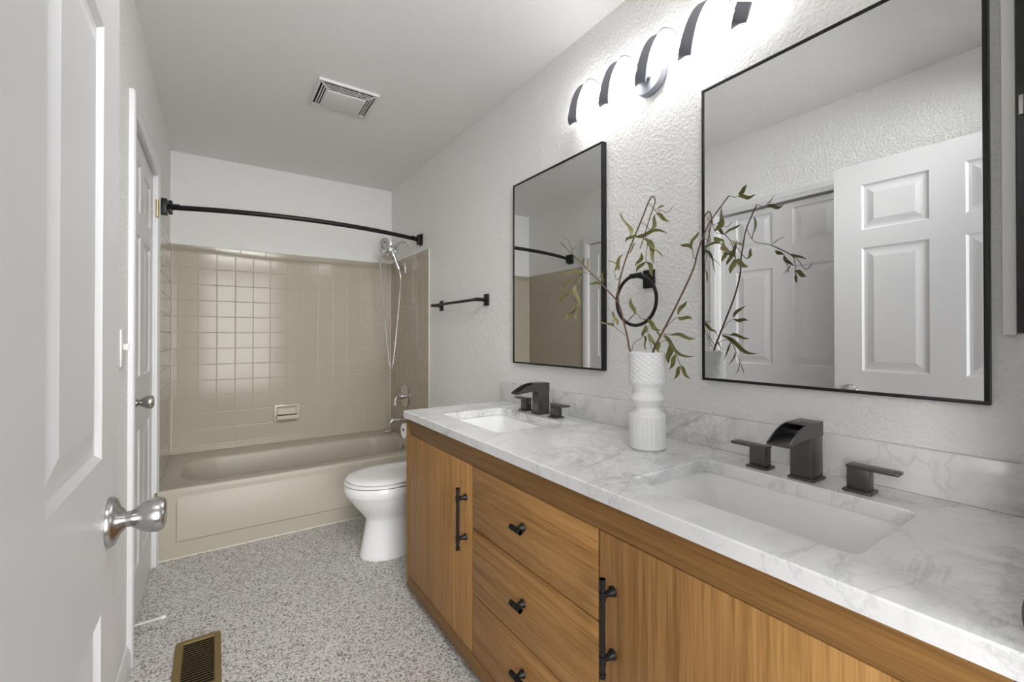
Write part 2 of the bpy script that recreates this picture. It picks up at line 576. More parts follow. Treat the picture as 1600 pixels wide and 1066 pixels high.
LEAVES = {
  'L': [
    ((1.08, 1.073, 1.345), (1.07, 1.119, 1.355), 0.0084),
    ((1.08, 1.061, 1.35), (1.066, 1.038, 1.388), 0.0073),
    ((1.08, 1.157, 1.398), (1.076, 1.27, 1.416), 0.0105),
    ((1.08, 1.155, 1.427), (1.068, 1.141, 1.446), 0.0052),
    ((1.08, 1.209, 1.375), (1.064, 1.271, 1.337), 0.0095),
    ((1.08, 1.214, 1.343), (1.076, 1.283, 1.292), 0.0095),
    ((1.08, 1.186, 1.363), (1.095, 1.182, 1.391), 0.0063),
    ((1.08, 1.202, 1.358), (1.091, 1.19, 1.278), 0.0136),
    ((1.08, 1.197, 1.292), (1.09, 1.199, 1.227), 0.0095),
    ((1.08, 1.203, 1.269), (1.07, 1.245, 1.23), 0.0095),
    ((1.08, 1.012, 1.204), (1.081, 1.076, 1.223), 0.0095),
    ((1.08, 1.008, 1.229), (1.072, 1.019, 1.252), 0.0073),
    ((1.08, 0.996, 1.208), (1.068, 1.009, 1.239), 0.0084),
    ((1.08, 0.925, 1.239), (1.066, 0.927, 1.29), 0.0115),
    ((1.08, 1.216, 1.492), (1.07, 1.184, 1.494), 0.0042),
  ],
  'M': [
    ((1.092, 0.953, 1.491), (1.107, 1.007, 1.583), 0.0147),
    ((1.092, 0.876, 1.492), (1.104, 0.868, 1.542), 0.0105),
    ((1.092, 0.854, 1.54), (1.103, 0.814, 1.509), 0.0095),
    ((1.092, 0.938, 1.487), (1.103, 0.821, 1.474), 0.0095),
    ((1.092, 0.929, 1.492), (1.081, 0.965, 1.47), 0.0084),
    ((1.092, 0.899, 1.473), (1.085, 0.858, 1.387), 0.0126),
    ((1.092, 0.887, 1.457), (1.097, 0.833, 1.406), 0.0095),
    ((1.092, 0.909, 1.429), (1.1, 0.942, 1.394), 0.0095),
    ((1.092, 0.894, 1.4), (1.105, 0.941, 1.367), 0.0095),
    ((1.092, 0.892, 1.4), (1.106, 0.877, 1.354), 0.0115),
    ((1.092, 0.935, 1.466), (1.077, 0.953, 1.429), 0.0063),
    ((1.092, 1.002, 1.386), (1.096, 1.054, 1.428), 0.0084),
    ((1.092, 1.019, 1.388), (1.098, 0.986, 1.439), 0.0095),
    ((1.092, 0.847, 1.554), (1.092, 0.827, 1.555), 0.0052),
  ],
  'R': [
    ((1.103, 0.787, 1.234), (1.091, 0.751, 1.27), 0.0095),
    ((1.102, 0.786, 1.226), (1.101, 0.739, 1.22), 0.0095),
    ((1.094, 0.83, 1.174), (1.079, 0.719, 1.116), 0.0115),
    ((1.09, 0.803, 1.174), (1.106, 0.732, 1.164), 0.0084),
    ((1.09, 0.803, 1.152), (1.103, 0.819, 1.091), 0.0147),
    ((1.09, 0.786, 1.119), (1.092, 0.812, 1.074), 0.0105),
    ((1.09, 0.773, 1.086), (1.083, 0.79, 1.047), 0.0105),
    ((1.09, 0.769, 1.088), (1.105, 0.748, 1.051), 0.0105),
    ((1.134, 0.76, 1.419), (1.137, 0.803, 1.443), 0.0084),
    ((1.135, 0.763, 1.423), (1.149, 0.749, 1.473), 0.0095),
    ((1.149, 0.702, 1.465), (1.161, 0.688, 1.531), 0.0158),
    ((1.173, 0.646, 1.556), (1.173, 0.623, 1.576), 0.0095),
    ((1.173, 0.646, 1.551), (1.17, 0.599, 1.544), 0.0095),
    ((1.123, 0.657, 1.444), (1.127, 0.617, 1.462), 0.0084),
    ((1.085, 0.664, 1.432), (1.083, 0.635, 1.41), 0.0105),
    ((1.085, 0.639, 1.413), (1.073, 0.616, 1.379), 0.0115),
    ((1.085, 0.62, 1.414), (1.078, 0.58, 1.393), 0.0105),
    ((1.085, 0.62, 1.39), (1.096, 0.636, 1.356), 0.0105),
    ((1.085, 0.634, 1.392), (1.069, 0.634, 1.361), 0.0084),
    ((1.085, 0.61, 1.365), (1.069, 0.611, 1.328), 0.0105),
    ((1.085, 0.608, 1.363), (1.09, 0.576, 1.344), 0.0105),
    ((1.085, 0.58, 1.362), (1.077, 0.563, 1.386), 0.0084),
    ((1.101, 0.893, 1.222), (1.102, 0.844, 1.188), 0.0115),
    ((1.098, 0.898, 1.206), (1.097, 0.912, 1.168), 0.0095),
    ((1.094, 0.882, 1.178), (1.089, 0.852, 1.128), 0.0095),
    ((1.093, 0.901, 1.173), (1.111, 0.908, 1.129), 0.0095),
    ((1.092, 0.852, 1.159), (1.081, 0.836, 1.123), 0.0115),
    ((1.097, 0.858, 1.194), (1.093, 0.842, 1.167), 0.0073),
  ],
}
# ================================================================== the room
WALL_T = 0.10
TZ0, TZ1 = 0.3655, 1.80         # tile field
A0, A1, AT = 0.885, 1.640, 1.965     # closet door opening (y, y, top)
D0, D1, DT = 2.112, 2.880, 1.990     # door by the tub


def struct(name, bm, mats, label, **kw):
    return solo(name, bm, mats, label, 'structure', kind='structure', **kw)


bm = B()
box(bm, XL - 0.12, XR + 0.12, -0.10, YB + 0.12, -0.06, 0.0)
struct('floor', bm, M['carpet'], 'grey and white speckled carpet floor of the bathroom', flat=True)
bm = B()
box(bm, XL - 0.12, XR + 0.12, -0.10, YB + 0.12, ZC, ZC + 0.06)
struct('ceiling', bm, M['ceiling'], 'flat off-white ceiling above the bathroom', flat=True)
bm = B()
box(bm, XL, XR, YB, YB + WALL_T, 0, ZC)
struct('wall_back', bm, M['wall'], 'off-white end wall above the tiled tub recess', flat=True)
bm = B()
box(bm, XR, XR + WALL_T, YF - 0.12, YB + WALL_T, 0, ZC)
struct('wall_right', bm, M['wall'], 'off-white textured wall behind the mirrors and vanity', flat=True)
bm = B()
for y0, y1, z0, z1 in ((-0.05, A0, 0, ZC), (A0, A1, AT, ZC), (A1, D0, 0, ZC), (D0, D1, DT, ZC), (D1, YB + WALL_T, 0, ZC)):
    box(bm, XL - WALL_T, XL, y0, y1, z0, z1)
struct('wall_left', bm, M['wall'], 'off-white textured wall on the left holding two panelled doors', flat=True)
bm = B()
JX0, JX1, JT = -0.13, 0.73, 2.04
box(bm, XL, JX0, YF - 0.12, YF, 0, ZC)
box(bm, JX1, XR, YF - 0.12, YF, 0, ZC)
box(bm, JX0, JX1, YF - 0.12, YF, JT, ZC)
struct('wall_front', bm, M['wall'], 'off-white wall around the entrance doorway, behind the camera', flat=True)


def baseboard(name, y0, y1, label):
    bm = B()
    prof = [(0, 0), (0.013, 0), (0.013, 0.052), (0.010, 0.060), (0.010, 0.070), (0.006, 0.078), (0.004, 0.084), (0, 0.084)]
    loft(bm, [[Vector((XL + x, y, z)) for x, z in prof] for y in (y0, y1)])
    return struct(name, bm, M['trim'], label, angle=20)


baseboard('baseboard_left', 1.7065, 2.052, 'white baseboard on the left wall between the two door casings')


def casing(name, y0, y1, zt, w, label):
    """three-sided casing; y0, y1, zt are the outer limits"""
    o = thing(name, label, 'structure', (XL, (y0 + y1) / 2, 0), kind='structure')
    prof = [(0.0, 0.0), (0.0, 0.011), (0.30, 0.015), (0.42, 0.018), (0.88, 0.018), (1.0, 0.014), (1.0, 0.0)]   # across the width, from the opening side
    def bar(path0, path1, outdir0, outdir1):
        bm = B()
        loft(bm, [[Vector((XL + 0.0005 + d, p[0] + od[0] * t * w, p[1] + od[1] * t * w)) for t, d in prof] for p, od in ((path0, outdir0), (path1, outdir1))])
        part('casing_board', bm, M['trim'], o, angle=20)
    i0, i1, it = y0 + w, y1 - w, zt - w
    bar((i0, 0.0), (i0, it), (-1, 0), (-1, 1))
    bar((i1, 0.0), (i1, it), (1, 0), (1, 1))
    bar((i0, it), (i1, it), (-1, 1), (1, 1))
    bm = B()
    box(bm, XL - 0.09, XL, i0 - 0.012, i0 + 0.0, 0, it)
    box(bm, XL - 0.09, XL, i1, i1 + 0.012, 0, it)
    box(bm, XL - 0.09, XL, i0, i1, it, it + 0.012)
    part('jamb', bm, M['trim'], o, flat=True)
    return o


casing('trim_1', 0.826, 1.7055, 2.020, 0.060, 'white casing around the closet door hidden behind the open entry door')
casing('trim_2', 2.053, 2.940, 2.050, 0.062, 'white casing around the panelled door beside the tub')


def door_leaf(bm, xf, y0, y1, z0, z1, t, cols, rows, back=False):
    ys = sorted({y0, y1} | {v for c in cols for v in c})
    zs = sorted({z0, z1} | {v for r in rows for v in r})
    loops = [(0.0, 0.0), (0.009, -0.0065), (0.020, -0.0065), (0.030, -0.0048), (0.048, -0.0008)]
    for side in ((1, -1) if back else (1,)):
        xs = xf if side == 1 else xf - t
        for a, b in zip(ys[:-1], ys[1:]):
            for c, d in zip(zs[:-1], zs[1:]):
                if (a, b) in cols and (c, d) in rows:
                    rings = []
                    for ins, dep in loops:
                        rings.append([Vector((xs + side * dep, yy, zz)) for yy, zz in ((a + ins, c + ins), (b - ins, c + ins), (b - ins, d - ins), (a + ins, d - ins))])
                    loft(bm, rings, False, True)
                else:
                    bm.faces.new([bm.verts.new((xs, yy, zz)) for yy, zz in ((a, c), (b, c), (b, d), (a, d))])
    loft(bm, [[Vector((x, yy, zz)) for yy, zz in ((y0, z0), (y1, z0), (y1, z1), (y0, z1))] for x in (xf, xf - t)], False, not back)
    bmesh.ops.remove_doubles(bm, verts=bm.verts[:], dist=1e-5)


def knob(parent, x, y, z, mat, r=0.026, sgn=1, ln=0.066, label=None):
    bm = B()
    s = ln / 0.066
    lathe(bm, [(0.0365, 0.0), (0.0365, 0.003), (0.033, 0.008), (0.020, 0.013), (0.0135, 0.019)], (x, y, z), (sgn, 0, 0), 32)
    ro = part('rosette', bm, mat, parent)
    bm = B()
    lathe(bm, [(0.0115, 0.014 * s), (0.0115, 0.026 * s), (0.0135, 0.029 * s), (r * 0.82, 0.041 * s), (r * 0.97, 0.050 * s), (r, 0.058 * s), (r * 0.97, 0.064 * s), (r * 0.86, 0.068 * s), (r * 0.55, 0.0705 * s), (0.003, 0.071 * s)],
          (x, y, z), (sgn, 0, 0), 36)
    kn = part('knob', bm, mat, parent)
    if label:
        kn['label'] = label
    bm = B()
    lathe(bm, [(0.0035, 0.0), (0.0035, 0.0015)], (x + 0.012 * sgn, y + 0.0195, z - 0.004), (sgn * 0.8, 0.45, 0), 12)
    part('pin_hole', bm, M['dark'], ro)


# open entry leaf, parallel to the left wall
o = thing('door_1', 'open white six-panel entry door with a satin nickel knob, at far left', 'structure', (-0.1475, 0.526, 0.0), kind='structure')
bm = B()
door_leaf(bm, -0.13, 0.103, 0.9485, 0.012, 2.022, 0.035, [(0.219, 0.468), (0.583, 0.832)], [(0.215, 0.785), (1.000, 1.605), (1.692, 1.914)], back=True)
part('door_leaf', bm, M['door'], o, angle=25, flat=True)
knob(o, -0.1295, 0.882, 0.895, M['nickel'], ln=0.063, label='satin nickel egg-shaped knob')
knob(o, -0.1655, 0.882, 0.895, M['nickel'], sgn=-1, ln=0.05)
bm = B()
box(bm, -0.1600, -0.1350, 0.9480, 0.9497, 0.867, 0.923, 0.0006)
part('latch_plate', bm, M['nickel'], o)
for z in (0.28, 1.02, 1.76):
    bm = B()
    tube(bm, [(-0.126, 0.098, z - 0.044), (-0.126, 0.098, z + 0.044)], 0.006, 10)
    part('hinge', bm, M['brass'], o)

# closet door in the left wall, seen in the big mirror
o = thing('door_2', 'white six-panel closet door in the left wall, seen only in the big mirror', 'structure', (XL - 0.02, 1.26, 0), kind='structure')
bm = B()
door_leaf(bm, XL - 0.012, 0.889, 1.636, 0.012, 1.948, 0.034, [(0.985, 1.207), (1.317, 1.540)], [(0.215, 0.780), (1.000, 1.582), (1.706, 1.918)])
part('door_leaf', bm, M['door'], o, flat=True)

# door beside the tub
o = thing('door_3', 'white six-panel door in the left wall beside the tub, closed', 'structure', (XL - 0.02, 2.496, 0), kind='structure')
bm = B()
door_leaf(bm, XL - 0.008, 2.117, 2.876, 0.012, 1.982, 0.034, [(2.222, 2.438), (2.554, 2.770)], [(0.215, 0.780), (1.000, 1.590), (1.690, 1.890)])
part('door_leaf', bm, M['door'], o, flat=True)
knob(o, XL - 0.0075, 2.195, 0.918, M['nickel'], ln=0.064)
for z in (0.331, 1.82):
    bm = B()
    tube(bm, [(XL + 0.010, 2.870, z - 0.044), (XL + 0.010, 2.870, z + 0.044)], 0.0058, 10)
    for k in range(5):
        tube(bm, [(XL + 0.010, 2.870, z - 0.044 + k * 0.0215), (XL + 0.010, 2.870, z - 0.042 + k * 0.0215)], 0.0072, 10)
    h = part('hinge', bm, M['brass'], o)
    h['label'] = 'brass butt hinge'
# spring stop screwed to the foot of the same door
o = thing('door_stop', 'thin door stop with a white rubber tip at the foot of the door beside tub', 'door stop', (XL - 0.008, 2.225, 0.06))
bm = B()
lathe(bm, [(0.010, 0.0), (0.010, 0.004), (0.005, 0.008), (0.005, 0.014)], (XL - 0.0075, 2.225, 0.060), (1, 0, 0.1), 14)
part('mount', bm, M['plastic'], o)
bm = B()
a, b = Vector((XL + 0.004, 2.225, 0.061)), Vector((XL + 0.083, 2.212, 0.069))
tube(bm, [a, b], 0.0035, 10)
for k in range(26):
    p = a.lerp(b, k / 25)
    lathe(bm, [(0.0045, 0.0), (0.0045, 0.0014)], p, b - a, 10)
part('spring', bm, M['rubber'], o)
bm = B()
lathe(bm, [(0.005, 0.0), (0.008, 0.002), (0.008, 0.012), (0.006, 0.016), (0.002, 0.017)], b, b - a, 14)
part('rubber_tip', bm, M['rubber'], o)

# doorway lining with the curved strike plate that enters the right edge of the frame
o = thing('trim_3', 'white lining of the entrance doorway with a dark strike plate, at the right edge', 'structure', (0.73, 0.01, 0), kind='structure')
bm = B()
box(bm, JX1 - 0.0004, JX1 + 0.0, YF - 0.12, YF, 0, JT)
part('jamb', bm, M['trim'], o, flat=True)
bm = B()
ring = [Vector((0, YF - 0.03, 0.892 + s)) for s in (-0.036, 0.036)]
arc = [(YF + 0.0195 * math.cos(a) - 0.001, 0.8695 + 0.036 * math.sin(a)) for a in [(-PI / 2 + PI * k / 16) for k in range(17)]]
loop = [(YF - 0.035, 0.8335)] + arc + [(YF - 0.035, 0.9055)]
loft(bm, [[Vector((x, y, z)) for y, z in loop] for x in (JX1 - 0.0022, JX1 - 0.0006)])
part('strike_plate', bm, pbr('aged strike metal', (0.09, 0.09, 0.09), 0.4, 0.8), o)['label'] = 'dark rounded metal strike plate'

# ================================================================== tub recess
PITCH_T, GAP = 0.1113, 0.0022


def tile_panel(us, vs, origin, du, dv, dn, label, bull_v=None):
    """pillowed tiles on a grout bed; us, vs are edge coordinates in metres along du / dv"""
    bm = B()
    O, U, V, W = Vector(origin), Vector(du), Vector(dv), Vector(dn)
    def pt(u, v, n):
        return O + U * u + V * v + W * n
    loft(bm, [[pt(u, v, n) for u, v in ((us[0], vs[0]), (us[-1], vs[0]), (us[-1], vs[-1]), (us[0], vs[-1]))] for n in (0.0006, 0.0055)], True, True, mi=1)
    for r, (v0, v1) in enumerate(zip(vs[:-1], vs[1:])):
        row_us = us
        if bull_v is not None and r == len(vs) - 2:
            row_us = bull_v
        for u0, u1 in zip(row_us[:-1], row_us[1:]):
            a, b, c, d = u0 + GAP / 2, u1 - GAP / 2, v0 + GAP / 2, v1 - GAP / 2
            if b - a < 0.004 or d - c < 0.004:
                continue
            tu, tv = random.uniform(-1, 1) * 0.00015, random.uniform(-1, 1) * 0.00015
            rings = []
            for ins, n in ((0.0, 0.0048), (0.0004, 0.0064), (0.0013, 0.0071), (0.0030, 0.0074)):
                ins = min(ins, (b - a) * 0.3, (d - c) * 0.3)
                rr = []
                for su, sv, u, v in ((-1, -1, a + ins, c + ins), (1, -1, b - ins, c + ins), (1, 1, b - ins, d - ins), (-1, 1, a + ins, d - ins)):
                    rr.append(pt(u, v, n + (su * tu + sv * tv if n > 0.007 else 0)))
                rings.append(rr)
            loft(bm, rings, False, True)
    return bm, label


vs = [TZ0] + [1.755 - 0.1118 * k for k in range(12, -1, -1)] + [TZ1]
us = [XL] + [-0.212 + 0.1105 * k for k in range(14) if -0.212 + 0.1105 * k < XR - 0.01] + [XR]
bull = [XL] + [XL + 0.09 + 0.158 * k for k in range(10) if XL + 0.09 + 0.158 * k < XR - 0.01] + [XR]
TE = 2.957
ds = [0.0] + [0.055 + 0.1105 * k for k in range(8) if 0.055 + 0.1105 * k < YB - TE - 0.02]
ds = ds + [YB - TE]
ds[0] = 0.0083
bl2 = [0.0083, 0.12, 0.278, 0.436, 0.594, 0.752, YB - TE]
us[0] += 0.0006
us[-1] -= 0.0006
bull[0], bull[-1] = us[0], us[-1]
for args, beads in (((us, vs, (0, YB, 0), (1, 0, 0), (0, 0, 1), (0, -1, 0), 'glazed beige square tiles on the end wall above the bathtub', bull), None),
                    ((ds, vs, (XR, YB, 0), (0, -1, 0), (0, 0, 1), (-1, 0, 0), 'glazed beige square tiles on the right wall around the shower valve', bl2), (XR, -1)),
                    ((ds, vs, (XL, YB, 0), (0, -1, 0), (0, 0, 1), (1, 0, 0), 'glazed beige square tiles on the left wall beside the panelled door', bl2), (XL, 1))):
    bm, lb = tile_panel(*args)
    if beads is None:
        solo('wall_tile', bm, [M['tile'], M['grout']], lb, 'wall tile', flat=True)
        continue
    x, s = beads
    o = thing('wall_tile', lb, 'wall tile', (x, (YB + TE) / 2, TZ0))
    part('tile_field', bm, [M['tile'], M['grout']], o, flat=True)
    bm = B()
    tube(bm, [(x + s * 0.0108, YB - 0.0108, TZ0 + 0.02), (x + s * 0.0108, YB - 0.0108, TZ1)], 0.0033, 8)
    part('corner_caulk', bm, M['caulk'], o)
    if s < 0:
        bm = B()
        box(bm, XR - 0.0085, XR - 0.0006, TE - 0.006, TE - 0.0005, TZ0, TZ1, 0.002)
        part('edge_caulk', bm, M['caulk'], o)

# bathtub
TY = 2.929
RIM = 0.365
o = thing('bathtub', 'beige enamel alcove bathtub with a plain apron front', 'bathtub', ((XL + XR) / 2, 3.35, 0))
bm = B()
X0, X1, Y0, Y1 = XL + 0.0015, XR - 0.0015, TY, YB - 0.0015


def trr(dx0, dx1, dy0, dy1, r, z):
    return rrect(dx0, dx1, dy0, dy1, r, z, 10, 10)


rings = [trr(X0, X1, Y0, Y1, 0.002, 0.0), trr(X0, X1, Y0, Y1, 0.002, RIM - 0.022), trr(X0, X1, Y0 + 0.002, Y1, 0.004, RIM - 0.010),
         trr(X0, X1, Y0 + 0.008, Y1, 0.008, RIM - 0.002), trr(X0, X1, Y0 + 0.018, Y1, 0.012, RIM)]
ix0, ix1, iy0, iy1 = -0.175, 1.212, 3.030, 3.590
rings += [trr(ix0, ix1, iy0, iy1, 0.20, RIM - 0.001), trr(ix0 + 0.006, ix1 - 0.005, iy0 + 0.006, iy1 - 0.006, 0.197, RIM - 0.004),
          trr(ix0 + 0.014, ix1 - 0.011, iy0 + 0.013, iy1 - 0.013, 0.192, RIM - 0.014),
          trr(ix0 + 0.030, ix1 - 0.020, iy0 + 0.022, iy1 - 0.022, 0.185, RIM - 0.06), trr(ix0 + 0.075, ix1 - 0.035, iy0 + 0.040, iy1 - 0.040, 0.17, RIM - 0.17),
          trr(ix0 + 0.12, ix1 - 0.055, iy0 + 0.060, iy1 - 0.060, 0.15, RIM - 0.26), trr(ix0 + 0.16, ix1 - 0.09, iy0 + 0.09, iy1 - 0.09, 0.12, RIM - 0.295),
          trr(ix0 + 0.24, ix1 - 0.16, iy0 + 0.14, iy1 - 0.14, 0.09, RIM - 0.305)]
loft(bm, rings, True, True)
# wedge-shaped swelling of the apron above the toe line
pa = [(-0.170, 0.082), (1.18, 0.082), (1.18, 0.330), (-0.170, 0.330)]
w0 = [Vector((x, TY + 0.004, z)) for x, z in pa]
w1 = [Vector((x + (0.006 if x < 0 else -0.006), TY - (0.013 if z < 0.2 else 0.0), z + (0.010 if z < 0.2 else -0.01))) for x, z in pa]
loft(bm, [w0, w1], False, True)
part('tub_body', bm, M['tub'], o, angle=40)
bm = B()
box(bm, X0, X1, TY - 0.006, TY + 0.001, 0.0, 0.006, 0.002)
part('caulk_strip', bm, M['caulk'], o)
bm = B()
lathe(bm, [(0.034, 0.0), (0.036, 0.004), (0.030, 0.009), (0.006, 0.011)], (1.184, 3.31, 0.312), (-1, 0, 0.1), 28)
part('overflow_plate', bm, M['chrome'], o)
bm = B()
lathe(bm, [(0.026, 0.0), (0.026, 0.003), (0.018, 0.006), (0.004, 0.007)], (1.0, 3.31, 0.0605), (0, 0, 1), 24)
part('drain', bm, M['chrome'], o)

bm = B()
loft(bm, [[Vector((1.203 + a * math.cos(2 * PI * k / 28), 3.672 + b * math.sin(2 * PI * k / 28), RIM + z)) for k in range(28)]
          for a, b, z in ((0.026, 0.017, 0.0), (0.033, 0.022, 0.004), (0.034, 0.023, 0.009), (0.029, 0.019, 0.014), (0.016, 0.010, 0.016))])
solo('soap_bar', bm, pbr('pale soap', (0.74, 0.69, 0.58), 0.5), 'small flat off-white oval bar on the tub ledge in the far right corner', 'soap bar')

bm = B()
sx0, sx1, sz0, sz1, sy = 0.364, 0.544, 0.528, 0.654, YB - 0.0085
def xz(ins, y, top=0.0):
    return [Vector((x, y, z)) for x, z in ((sx0 + ins, sz0 + ins * 0.8), (sx1 - ins, sz0 + ins * 0.8), (sx1 - ins * (1 - top), sz1 - ins), (sx0 + ins * (1 - top), sz1 - ins))]
loft(bm, [xz(0.0, sy), xz(0.0, sy - 0.010), xz(0.004, sy - 0.018), xz(0.010, sy - 0.020), xz(0.014, sy - 0.020, 0.0), xz(0.020, sy - 0.014), xz(0.034, sy - 0.003)], True, True)
def tray(ins, dy, z):
    return [Vector((x, y, z)) for x, y in ((0.376 + ins, sy - 0.017), (0.532 - ins, sy - 0.017), (0.526 - ins, sy - 0.060 + dy), (0.510 - ins, sy - 0.068 + dy), (0.398 + ins, sy - 0.068 + dy), (0.382 + ins, sy - 0.060 + dy))]
loft(bm, [tray(0.012, 0.016, 0.538), tray(0.003, 0.004, 0.546), tray(0.0, 0.0, 0.556), tray(0.0, 0.0, 0.572), tray(0.003, 0.002, 0.575), tray(0.008, 0.007, 0.575), tray(0.010, 0.009, 0.571), tray(0.012, 0.012, 0.556)], True, True)
solo('soap_dish', bm, pbr('beige glazed soap dish', (0.66, 0.59, 0.47), 0.12), 'beige ceramic soap dish set into the back tile wall above the tub', 'soap dish', angle=30)

# shower
SY = 3.42
o = thing('shower', 'chrome shower head with a hand shower and long hanging hose', 'shower', (XR, SY, 1.9))
bm = B()
lathe(bm, [(0.030, 0.0), (0.029, 0.004), (0.018, 0.009), (0.011, 0.011)], (XR - 0.0005, SY, 1.918), (-1, 0, 0), 24)
tube(bm, smooth_path([(XR - 0.004, SY, 1.918), (1.245, SY, 1.925), (1.215, SY, 1.915), (1.180, SY, 1.885), (1.158, SY, 1.862)], 6), 0.0105, 14)
part('shower_arm', bm, M['chrome'], o)
bm = B()
lathe(bm, [(0.013, 0.0), (0.021, 0.004), (0.021, 0.018), (0.026, 0.022), (0.026, 0.042), (0.018, 0.050), (0.012, 0.052)], (1.182, SY, 1.886), (-0.72, 0, -0.69), 24)
lathe(bm, [(0.015, 0.0), (0.018, 0.004), (0.018, 0.026), (0.010, 0.030)], (1.160, SY - 0.012, 1.850), (0.7, -0.25, -0.45), 20)
tube(bm, [(1.150, SY, 1.856), (1.110, SY - 0.004, 1.835)], 0.012, 14)
part('diverter', bm, M['chrome'], o)
bm = B()
lathe(bm, [(0.014, -0.012), (0.018, 0.006), (0.026, 0.018), (0.046, 0.036), (0.051, 0.042), (0.051, 0.058), (0.044, 0.060), (0.004, 0.058)], (1.120, SY - 0.005, 1.842), (-0.18, -0.10, -1), 32)
part('shower_head', bm, M['chrome'], o)
# hand shower: head above, handle down to the hose
bm = B()
lathe(bm, [(0.016, 0.0), (0.034, 0.006), (0.044, 0.016), (0.045, 0.026), (0.036, 0.030), (0.020, 0.027), (0.018, 0.033), (0.003, 0.034)], (1.104, SY - 0.006, 1.893), (-0.55, -0.75, -0.15), 32)
tube(bm, smooth_path([(1.085, SY - 0.012, 1.905), (1.108, SY - 0.010, 1.885), (1.140, SY - 0.016, 1.850), (1.163, SY - 0.016, 1.800), (1.196, SY - 0.012, 1.714)], 8),
     [0.015 - 0.004 * k / 32 if k < 16 else 0.013 + 0.0015 * math.sin(k / 3) for k in range(33)], 16)
h = part('hand_shower', bm, M['chrome'], o)
bm = B()
tube(bm, smooth_path([(1.060, SY - 0.02, 1.900), (1.051, SY - 0.02, 1.800), (1.054, SY - 0.02, 1.643), (1.078, SY - 0.02, 1.397), (1.108, SY - 0.02, 1.060), (1.128, SY - 0.02, 0.932),
                      (1.137, SY - 0.02, 0.912), (1.147, SY - 0.02, 0.932), (1.163, SY - 0.02, 1.048), (1.193, SY - 0.02, 1.350), (1.214, SY - 0.016, 1.605), (1.200, SY - 0.012, 1.712)], 8), 0.0058, 10)
part('hose', bm, M['chrome'], o)
bm = B()
box(bm, XR - 0.018, XR - 0.0086, SY - 0.022, SY + 0.022, 1.672, 1.758, 0.006)
tube(bm, [(XR - 0.014, SY, 1.715), (1.208, SY - 0.008, 1.716)], 0.011, 14)
lathe(bm, [(0.019, -0.014), (0.019, 0.014)], (1.197, SY - 0.012, 1.716), (0.36, 0, -0.93), 18)
part('wall_bracket', bm, M['chrome'], o)

o = thing('shower_valve', 'round chrome shower valve with a lever on the right tile wall', 'shower valve', (XR, 3.415, 0.690))
XT = XR - 0.0086
bm = B()
lathe(bm, [(0.096, 0.0), (0.096, 0.004), (0.088, 0.010), (0.078, 0.008), (0.068, 0.012), (0.030, 0.018)], (XT, 3.415, 0.690), (-1, 0, 0), 40)
part('escutcheon', bm, M['chrome'], o)
bm = B()
lathe(bm, [(0.030, 0.014), (0.026, 0.020), (0.021, 0.030), (0.023, 0.034), (0.023, 0.046), (0.014, 0.056), (0.006, 0.058)], (XT, 3.415, 0.690), (-1, 0, 0), 28)
tube(bm, smooth_path([(XT - 0.044, 3.415, 0.692), (XT - 0.070, 3.412, 0.690), (XT - 0.084, 3.408, 0.672), (XT - 0.088, 3.405, 0.650)], 6), [0.011 - 0.004 * k / 18 for k in range(19)], 14)
h = part('lever', bm, M['chrome'], o)
bm = B()
lathe(bm, [(0.0072, 0.0), (0.010, 0.012), (0.0105, 0.026), (0.004, 0.031)], (XT - 0.0878, 3.405, 0.652), (-0.08, -0.03, -1), 16)
part('lever_tip', bm, M['caulk'], h)['label'] = 'off-white lever tip'

bm = B()
lathe(bm, [(0.028, 0.0), (0.028, 0.006), (0.024, 0.010)], (XT, 3.41, 0.505), (-1, 0, 0), 24)
tube(bm, smooth_path([(XT, 3.41, 0.506), (1.215, 3.41, 0.508), (1.165, 3.41, 0.508), (1.143, 3.41, 0.502), (1.134, 3.41, 0.484)], 6), [0.022] * 12 + [0.0215 - 0.0004 * k for k in range(13)], 18)
solo('tub_spout', bm, M['chrome'], 'chrome bathtub spout below the shower valve, partly behind the countertop', 'tub spout')

# curtain rod
RY, RZ = 3.105, 1.887
o = thing('shower_rod', 'curved black shower curtain rod spanning above the bathtub', 'curtain rod', ((XL + XR) / 2, RY, RZ))
bm = B()
pts = []
for k in range(41):
    t = k / 40
    pts.append((XL + 0.035 + (XR - XL - 0.07) * t, RY - 0.15 * (1 - (2 * t - 1) ** 2), RZ))
tube(bm, pts, 0.0142, 16)
part('rod', bm, M['black'], o)
for x, s in ((XL, 1), (XR, -1)):
    bm = B()
    e = 0.022 if s > 0 else 0.0
    a, b = sorted((x + s * 0.0005, x + s * (0.012 + e)))
    box(bm, a, b, RY - 0.028, RY + 0.028, RZ - 0.042, RZ + 0.042, 0.003)
    a, b = sorted((x + s * (0.016 + e), x + s * (0.034 + e)))
    box(bm, a, b, RY - 0.023, RY + 0.023, RZ - 0.036, RZ + 0.036, 0.004)
    tube(bm, [(x + s * 0.010, RY, RZ), (x + s * 0.018, RY, RZ)], 0.016, 16)
    tube(bm, [(x + s * 0.032, RY, RZ), (x + s * 0.085, RY - 0.034, RZ)], 0.0165, 16)
    part('end_bracket', bm, M['black'], o)

# towel bar
o = thing('towel_bar', 'short black towel bar on the right wall beside the tub tile', 'towel bar', (XR, 2.45, 1.376))
bm = B()
tube(bm, [(XR - 0.068, 2.762, 1.376), (XR - 0.068, 2.130, 1.376)], 0.0085, 14)
part('bar', bm, M['black'], o)
for y in (2.742, 2.145):
    bm = B()
    box(bm, XR - 0.012, XR - 0.0005, y - 0.021, y + 0.021, 1.343, 1.409, 0.002)
    tube(bm, [(XR - 0.010, y, 1.376), (XR - 0.077, y, 1.376)], 0.0105, 14)
    part('mount', bm, M['black'], o)

